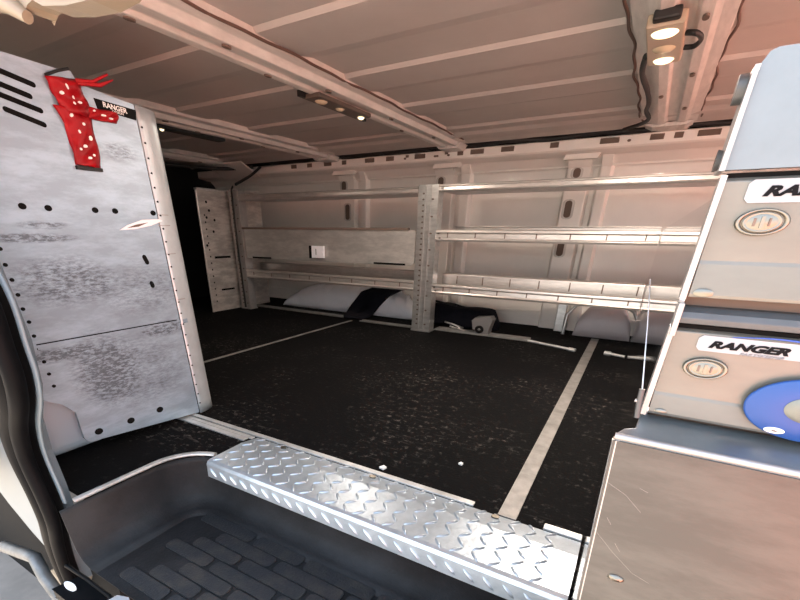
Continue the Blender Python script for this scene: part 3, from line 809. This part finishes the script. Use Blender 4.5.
b.add([(x, y, zl(y)) for x, y in lp] + [(x, y, zl(y) - .006) for x, y in lp],
      [tuple(range(nl)), tuple(range(nl, 2 * nl))[::-1]] + [(k, (k + 1) % nl, nl + (k + 1) % nl, nl + k) for k in range(nl)])
b.build('ledge', 'ledge', t, bevel=.001)
b = MB(); b.tube([(.0148, .4625, .5650), (L, .4625, .5650)], .0036, 8); b.build('rolled_edge', 'rim', t)
b = MB(); b.tube([(.0172, .463, .561), (.0475, .463, .02)], .0042, 10); b.build('corner_edge', 'rim', t)
b = MB(); b.lathe_y((.057, .459, .394), [(0, -.003), (.6, -.0028), (1, -.0005), (1, .002)], .0085, .0048, 20); b.lathe_y((.057, .4565, .394), [(0, -.0005), (1, -.0004), (1, .001)], .004, .0022, 12)
b.build('bolt', 'chrome', t)
# lower inner flange pieces and dark backing
b = MB(); b.box(.040, L, .512, .530, .558, .78); b.build('backing', 'slot', t)

def drawer(z0, zf, z1, x0, label):
    y = .500
    b = MB()
    b.sheet([(y - .003, z0 + .002), (y - .004, z0 + .005), (y - .001, zf), (y, zf + .003), (y, z1 - .003), (y + .004, z1)], 0, x0, L, -.004)
    d = b.build('drawer', 'cab_front', t, bevel=.0008); d['label'] = label
    b = MB()   # light flange down the left edge
    b.prism([(x0 - .0065, z0), (x0 - .0015, z0), (x0 - .0005, z1 + .001), (x0 - .0050, z1 + .001)], 1, y - .006, y + .012); b.build('side_flange', 'rim', d, bevel=.0012)
    b = MB(); b.box(x0 - .0006, L, y + .004, y + .010, z1 - .0005, z1 + .003); b.build('shadow_gap', 'dark', d)
    return d
def lock(d, x, z, tone):
    b = MB()
    c = (x, .500, z)
    b.lathe_y(c, [(1.08, .001), (1.06, -.004), (.98, -.0052), (.90, -.0045), (.84, -.003), (.80, -.003), (.78, -.0048), (.70, -.0052), (.66, -.004), (.60, -.0045), (.0, -.0048)], .0165, .0094, 36)
    b.box(x - .0012, x + .0012, .4940, .4965, z - .0042, z + .0042, 0)
    b.box(x - .0060, x - .0042, .4945, .4965, z - .003, z + .003, 1); b.box(x + .0042, x + .0055, .4945, .4965, z - .003, z + .003, 1)
    b.build('lock', ['chrome', 'slot'], d)
def plate(d, x0, x1, z0, z1, tx, tz, size, sub=True):
    b = MB()
    s = .003
    b.prism([(x0 + s, z0), (x1, z0), (x1, z1), (x0 + s, z1), (x0, z1 - s), (x0, z0 + s)], 1, .4985, .5000)
    me = text_mesh('RANGER', size, .32, size * .055)
    mw = Matrix.Translation((tx, .4983, tz)) @ Matrix(((1.72, 0, 0, 0), (0, 0, -1, 0), (0, 1, 0, 0), (0, 0, 0, 1)))
    b.mesh(me, mw, 1)
    if sub:
        me = text_mesh('PARTSKEEPER', size * .42, .32, 0)
        mw = Matrix.Translation((tx + .024, .4983, tz - .0042)) @ Matrix(((1.45, 0, 0, 0), (0, 0, -1, 0), (0, 1, 0, 0), (0, 0, 0, 1)))
        b.mesh(me, mw, 3)
        # blue swoosh over the lettering
        pts = []
        for k in range(25):
            u = k / 24; pts.append((tx + .015 + u * .065, .4981, tz + .0108 - .0005 * 0 + .0022 * math.sin(u * PI) - .0070 * max(0, u - .72) * 1.6))
        b.tube(pts, [.0004 + .0007 * (k / 24) for k in range(25)], 6, 2)
    g = b.build('name_plate', ['white_plate', 'black_ink', 'blue_ink', 'grey_ink'], d); g['label'] = 'white plate reading RANGER'
low = drawer(.582, .604, .671, .0385, 'lower drawer front with round blue disc')
lock(low, .0715, .6365, 0)
plate(low, .0590, .30, .6525, .6665, .0680, .6563, .0084)
b = MB()
b.lathe_y((.1560, .4915, .6120), [(0, -.001), (.45, -.001), (.96, -.001), (1, -.0002), (1, .002)], .0475, .0285, 64)
for (cx_, cz_) in ():
    pass
g = b.build('blue_disc', 'blue', low); g['label'] = 'round blue disc with grey centre'
b = MB(); b.lathe_y((.1575, .4900, .6130), [(0, -.0022), (.8, -.0020), (1, .0)], .0215, .0125, 40); b.build('disc_centre', 'disc_grey', low)
b = MB(); b.lathe_y((.1365, .4905, .5905), [(0, -.0005), (.35, -.0012), (1, -.0005), (1, .0008)], .0075, .0028, 20); b.lathe_y((.1365, .4890, .5905), [(0, -.0004), (1, -.0003), (1, .0005)], .0022, .0007, 10, 1)
b.build('white_mark', ['white_ink', 'slot'], low)
up = drawer(.697, .727, .793, .0400, 'upper drawer front with bare metal face')
lock(up, .0725, .7600, 0)
plate(up, .0556, .26, .774, .7905, .0665, .7790, .0095, False)
b = MB()
for (x, z) in ((.0485, .5880), ): b.lathe_y((x, .4955, z), [(0, -.0012), (.7, -.0012), (1, 0)], .0055, .0028, 20)
b.build('rivet', 'chrome', low)
b = MB()
for (x, z) in ((.0500, .7035), ): b.lathe_y((x, .4955, z), [(0, -.0012), (.7, -.0012), (1, 0)], .0075, .0038, 24)
b.build('rivet', 'chrome', up)
# shelf lip between the drawers
b = MB(); b.sheet([(.510, .674), (.496, .676), (.494, .681), (.497, .686), (.505, .690), (.515, .691)], 0, .0365, L, -.003); b.build('shelf_lip', 'lip_grey', t, bevel=.0008)
b = MB(); b.box(.0345, .0395, .492, .515, .664, .694); b.build('lip_end', 'rim', t, bevel=.001)
# top panel
b = MB(); b.prism([(.0365, .798), (L, .798), (L, .874), (.045, .874), (.0405, .872), (.0375, .866)], 1, .499, .506); b.build('top_panel', 'cab_top', t, bevel=.001)
b = MB(); b.prism([(.0320, .797), (.0360, .797), (.0368, .864), (.0335, .864)], 1, .492, .53); b.build('top_flange', 'rim', t, bevel=.001)
b = MB(); b.tube([(.033, .51, .853), (.027, .51, .853)], [.010, .010], 14); b.build('bolt_head', 'strut', t)
b = MB(); b.tube([(.033, .51, .806), (.0285, .51, .806)], [.007, .008], 14); b.build('bolt_head', 'strut', t)
# gas strut along the side
t = thing('gas_strut', 'thin grey gas strut rising beside the polished cabinet side', 'strut')
b = MB(); b.tube([(.0292, .478, .583), (.0272, .480, .6), (.0265, .481, .612)], .0028, 10); b.build('cylinder', 'strut', t)
b = MB(); b.tube([(.0265, .481, .612), (.0165, .52, .665), (.0075, .555, .708)], .0007, 8); b.build('rod', 'alu', t)
b = MB(); b.tube([(.0272, .480, .5995), (.0232, .480, .600)], .0018, 10); b.build('ball_joint', 'rim', t)

# ------------------------------------------------------------------ door frame on the left
def pl(c): return [Vector(p) for p in c]
t = thing('door_seal', 'thick black rubber door seal curving down the left door frame', 'door seal')
Y = .40
seal = [(-1.40, 1.10), (-1.36, .88), (-1.31, .70), (-1.275, .60), (-1.283, .50), (-1.287, .425), (-1.320, .35), (-1.380, .275), (-1.412, .21), (-1.425, .14), (-1.412, .03), (-1.415, -.07), (-1.45, -.16), (-1.47, -.235), (-1.48, -.31), (-1.475, -.40), (-1.46, -.50)]
def smooth_path(pts, y, n=5):
    P_ = [Vector((p[0], y, p[1])) for p in pts]; q = []
    for i in range(len(P_) - 1):
        p0, p1, p2, p3 = P_[max(0, i-1)], P_[i], P_[i+1], P_[min(len(P_)-1, i+2)]
        for k in range(n):
            u = k / n; q.append(.5 * ((2*p1) + (p2-p0)*u + (2*p0-5*p1+4*p2-p3)*u*u + (3*p1-p0-3*p2+p3)*u**3))
    return q + [P_[-1]]
q = smooth_path(seal, Y); n = len(q)
b = MB(); b.tube([p + Vector((-.022 + .018 * i / n, 0, 0)) for i, p in enumerate(q)], [.052 - .022 * i / n for i in range(n)], 14); b.build('bulb', 'rubber', t)
b = MB(); b.tube([p + Vector((.034 - .01 * i / n, -.012, .0)) for i, p in enumerate(q)], [.026 - .010 * i / n for i in range(n)], 12); b.build('lip', 'rubber', t)
t = thing('door_pillar', 'white painted door pillar edge behind the rubber seal', 'pillar')
b = MB()
q2 = [p + Vector((.050 - .012 * i / n, .03, 0)) for i, p in enumerate(q)][:int(n * .66)]
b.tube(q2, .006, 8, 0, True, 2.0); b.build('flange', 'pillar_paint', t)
b = MB()
lft = [(-1.95, 1.2), (-1.46, 1.2), (-1.38, .88), (-1.33, .68), (-1.305, .5), (-1.335, .37), (-1.415, .25), (-1.435, .14), (-1.425, .02), (-1.43, -.08), (-1.47, -.18), (-1.50, -.30), (-1.50, -.42), (-1.56, -.42), (-1.58, -.31), (-1.70, -.25), (-1.82, -.17), (-1.9, -.10)]
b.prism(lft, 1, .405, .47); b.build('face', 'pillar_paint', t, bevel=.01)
t = thing('door_latch', 'black latch plate with pale oval at the foot of door seal', 'latch')
b = MB(); b.prism([(-1.315, .30), (-1.06, .30), (-1.02, .345), (-1.10, .378), (-1.30, .372)], 2, -.27, -.235); b.build('plate', 'rubber', t, bevel=.01)
b = MB(); b.disc((-1.275, .335, -.236), 2, .030, .010, .006, 20); b.build('oval_mark', 'white_ink', t)
b = MB(); b.tube([(-1.37, .372, -.225), (-1.25, .374, -.222), (-1.12, .372, -.222), (-1.03, .350, -.23)], .007, 8); b.build('bead', 'rubber', t)
b = MB(); b.prism([(-1.07, .340), (-1.01, .345), (-.995, .370), (-1.03, .385), (-1.065, .372)], 2, -.2, -.185)
tag(b.build('white_tag', 'white_plate', bevel=.006), 'small white tag at bottom of door opening', 'tag')
b = MB(); b.box(-2.9, -1.40, .50, .56, -.90, -.32)  # black panel added to hide the bright ground here
tag(b.build('ground_cover_panel', 'cab'), 'added black panel covering the bright ground below the door pillar', 'body panel')
b = MB()
b.tube([(-2.1, .39, -.49), (-1.85, .40, -.43), (-1.78, .40, -.41), (-1.72, .39, -.47), (-1.66, .39, -.53), (-1.63, .39, -.55)], .024, 10)
tag(b.build('door_bracket', 'rust'), 'bent grey metal bracket outside below the door pillar', 'bracket')
b = MB(); b.prism([(-1.98, -.66), (-1.72, -.66), (-1.60, -.50), (-1.64, -.42), (-1.72, -.46), (-1.84, -.54)], 1, .43, .5)
tag(b.build('sill_panel', 'sill', bevel=.012), 'pale dusty sill panel below the door pillar', 'body panel')

# beige moulded trim hanging at the top of the door opening
t = thing('headliner_trim', 'beige moulded plastic trim at the upper corner above the partition', 'trim')
b = MB()
b.prism([(-1.25, 1.16), (-1.02, 1.085), (-.955, 1.062), (-.91, 1.045), (-.885, 1.030), (-.872, 1.012), (-.855, 1.020), (-.838, 1.022), (-.815, 1.012), (-.76, 1.003), (-.70, .998), (-.655, 1.000), (-.63, 1.008), (-.60, 1.025), (-.55, 1.08), (-.6, 1.25), (-1.25, 1.27)], 1, .43, .47)
b.v = [(x * .97, y, z + .011) for x, y, z in b.v]; b.build('moulding', 'beige', t, bevel=.012, segs=3)
b = MB(); b.tube([(-.98, .43, 1.052), (-.90, .425, 1.030), (-.862, .43, 1.008)], [.016, .014, .008], 10); b.v = [(x * .97, y, z + .011) for x, y, z in b.v]; b.build('rolled_lip', 'beige', t)
b = MB(); b.disc((-.762, .424, 1.024), 1, .030, .009, .012, 24); b.v = [(x * .97, y, z + .011) for x, y, z in b.v]; b.build('hole', 'slot', t)

# ------------------------------------------------------------------ light
w = bpy.data.worlds.new('sky'); bpy.context.scene.world = w; w.use_nodes = True
nt = w.node_tree; bg = nt.nodes['Background']
tc = nt.nodes.new('ShaderNodeTexCoord'); sp_ = nt.nodes.new('ShaderNodeSeparateXYZ'); rp = nt.nodes.new('ShaderNodeValToRGB')
nt.links.new(tc.outputs['Generated'], sp_.inputs['Vector']); nt.links.new(sp_.outputs['Z'], rp.inputs['Fac'])
e = rp.color_ramp.elements
e[0].position = 0.0; e[0].color = (1.0, 0.92, 0.84, 1); e[1].position = .9; e[1].color = (.50, .70, 1.0, 1)
k = e.new(.25); k.color = (.88, .93, 1.0, 1)
nt.links.new(rp.outputs['Color'], bg.inputs['Color']); bg.inputs['Strength'].default_value = 2.8
sun = bpy.data.lights.new('sun', 'SUN'); sun.energy = 34.0; sun.angle = .01; sun.color = (1, .93, .82)
so = bpy.data.objects.new('sun', sun); C.objects.link(so)
so.rotation_euler = Vector((-.12, -.04, -.98)).to_track_quat('-Z', 'Y').to_euler()

# the roof lamps that are on
for (x, y, z, e_, sx_, sy_) in ((-.128, 2.155, 1.312, 26.0, .10, .36), (-1.584, 2.44, 1.318, 7.0, .06, .12), (-2.885, 2.2, 1.318, 1.5, .05, .05)):
    al = bpy.data.lights.new('lamp_glow', 'AREA'); al.shape = 'RECTANGLE'; al.size = sx_; al.size_y = sy_; al.energy = e_; al.color = (1, .84, .70)
    ao = bpy.data.objects.new('lamp_glow', al); C.objects.link(ao); ao.location = (x, y, z)

# ------------------------------------------------------------------ camera
cam = bpy.data.cameras.new('camera'); co = bpy.data.objects.new('camera', cam); C.objects.link(co)
R_ = ((0.853538, 0.520957, 0.008768), (0.240001, -0.378171, -0.894084), (-0.462464, 0.765239, -0.447813))
right, down, fwd = Vector(R_[0]), Vector(R_[1]), Vector(R_[2])
mw = Matrix.Identity(4)
for i in range(3):
    mw[i][0] = right[i]; mw[i][1] = -down[i]; mw[i][2] = -fwd[i]
mw[0][3], mw[1][3], mw[2][3] = 0, 0, .75
co.matrix_world = mw
cam.sensor_width = 36; cam.lens = 36 * 418.0 / 800
cam.shift_x = (400 - 370.0) / 800; cam.shift_y = (441.4 - 300) / 800
cam.clip_start = .02
bpy.context.scene.camera = co
vs_ = bpy.context.scene.view_settings
vs_.view_transform = 'Standard'; vs_.look = 'None'; vs_.exposure = 0.55; vs_.gamma = 1.0; vs_.use_curve_mapping = False
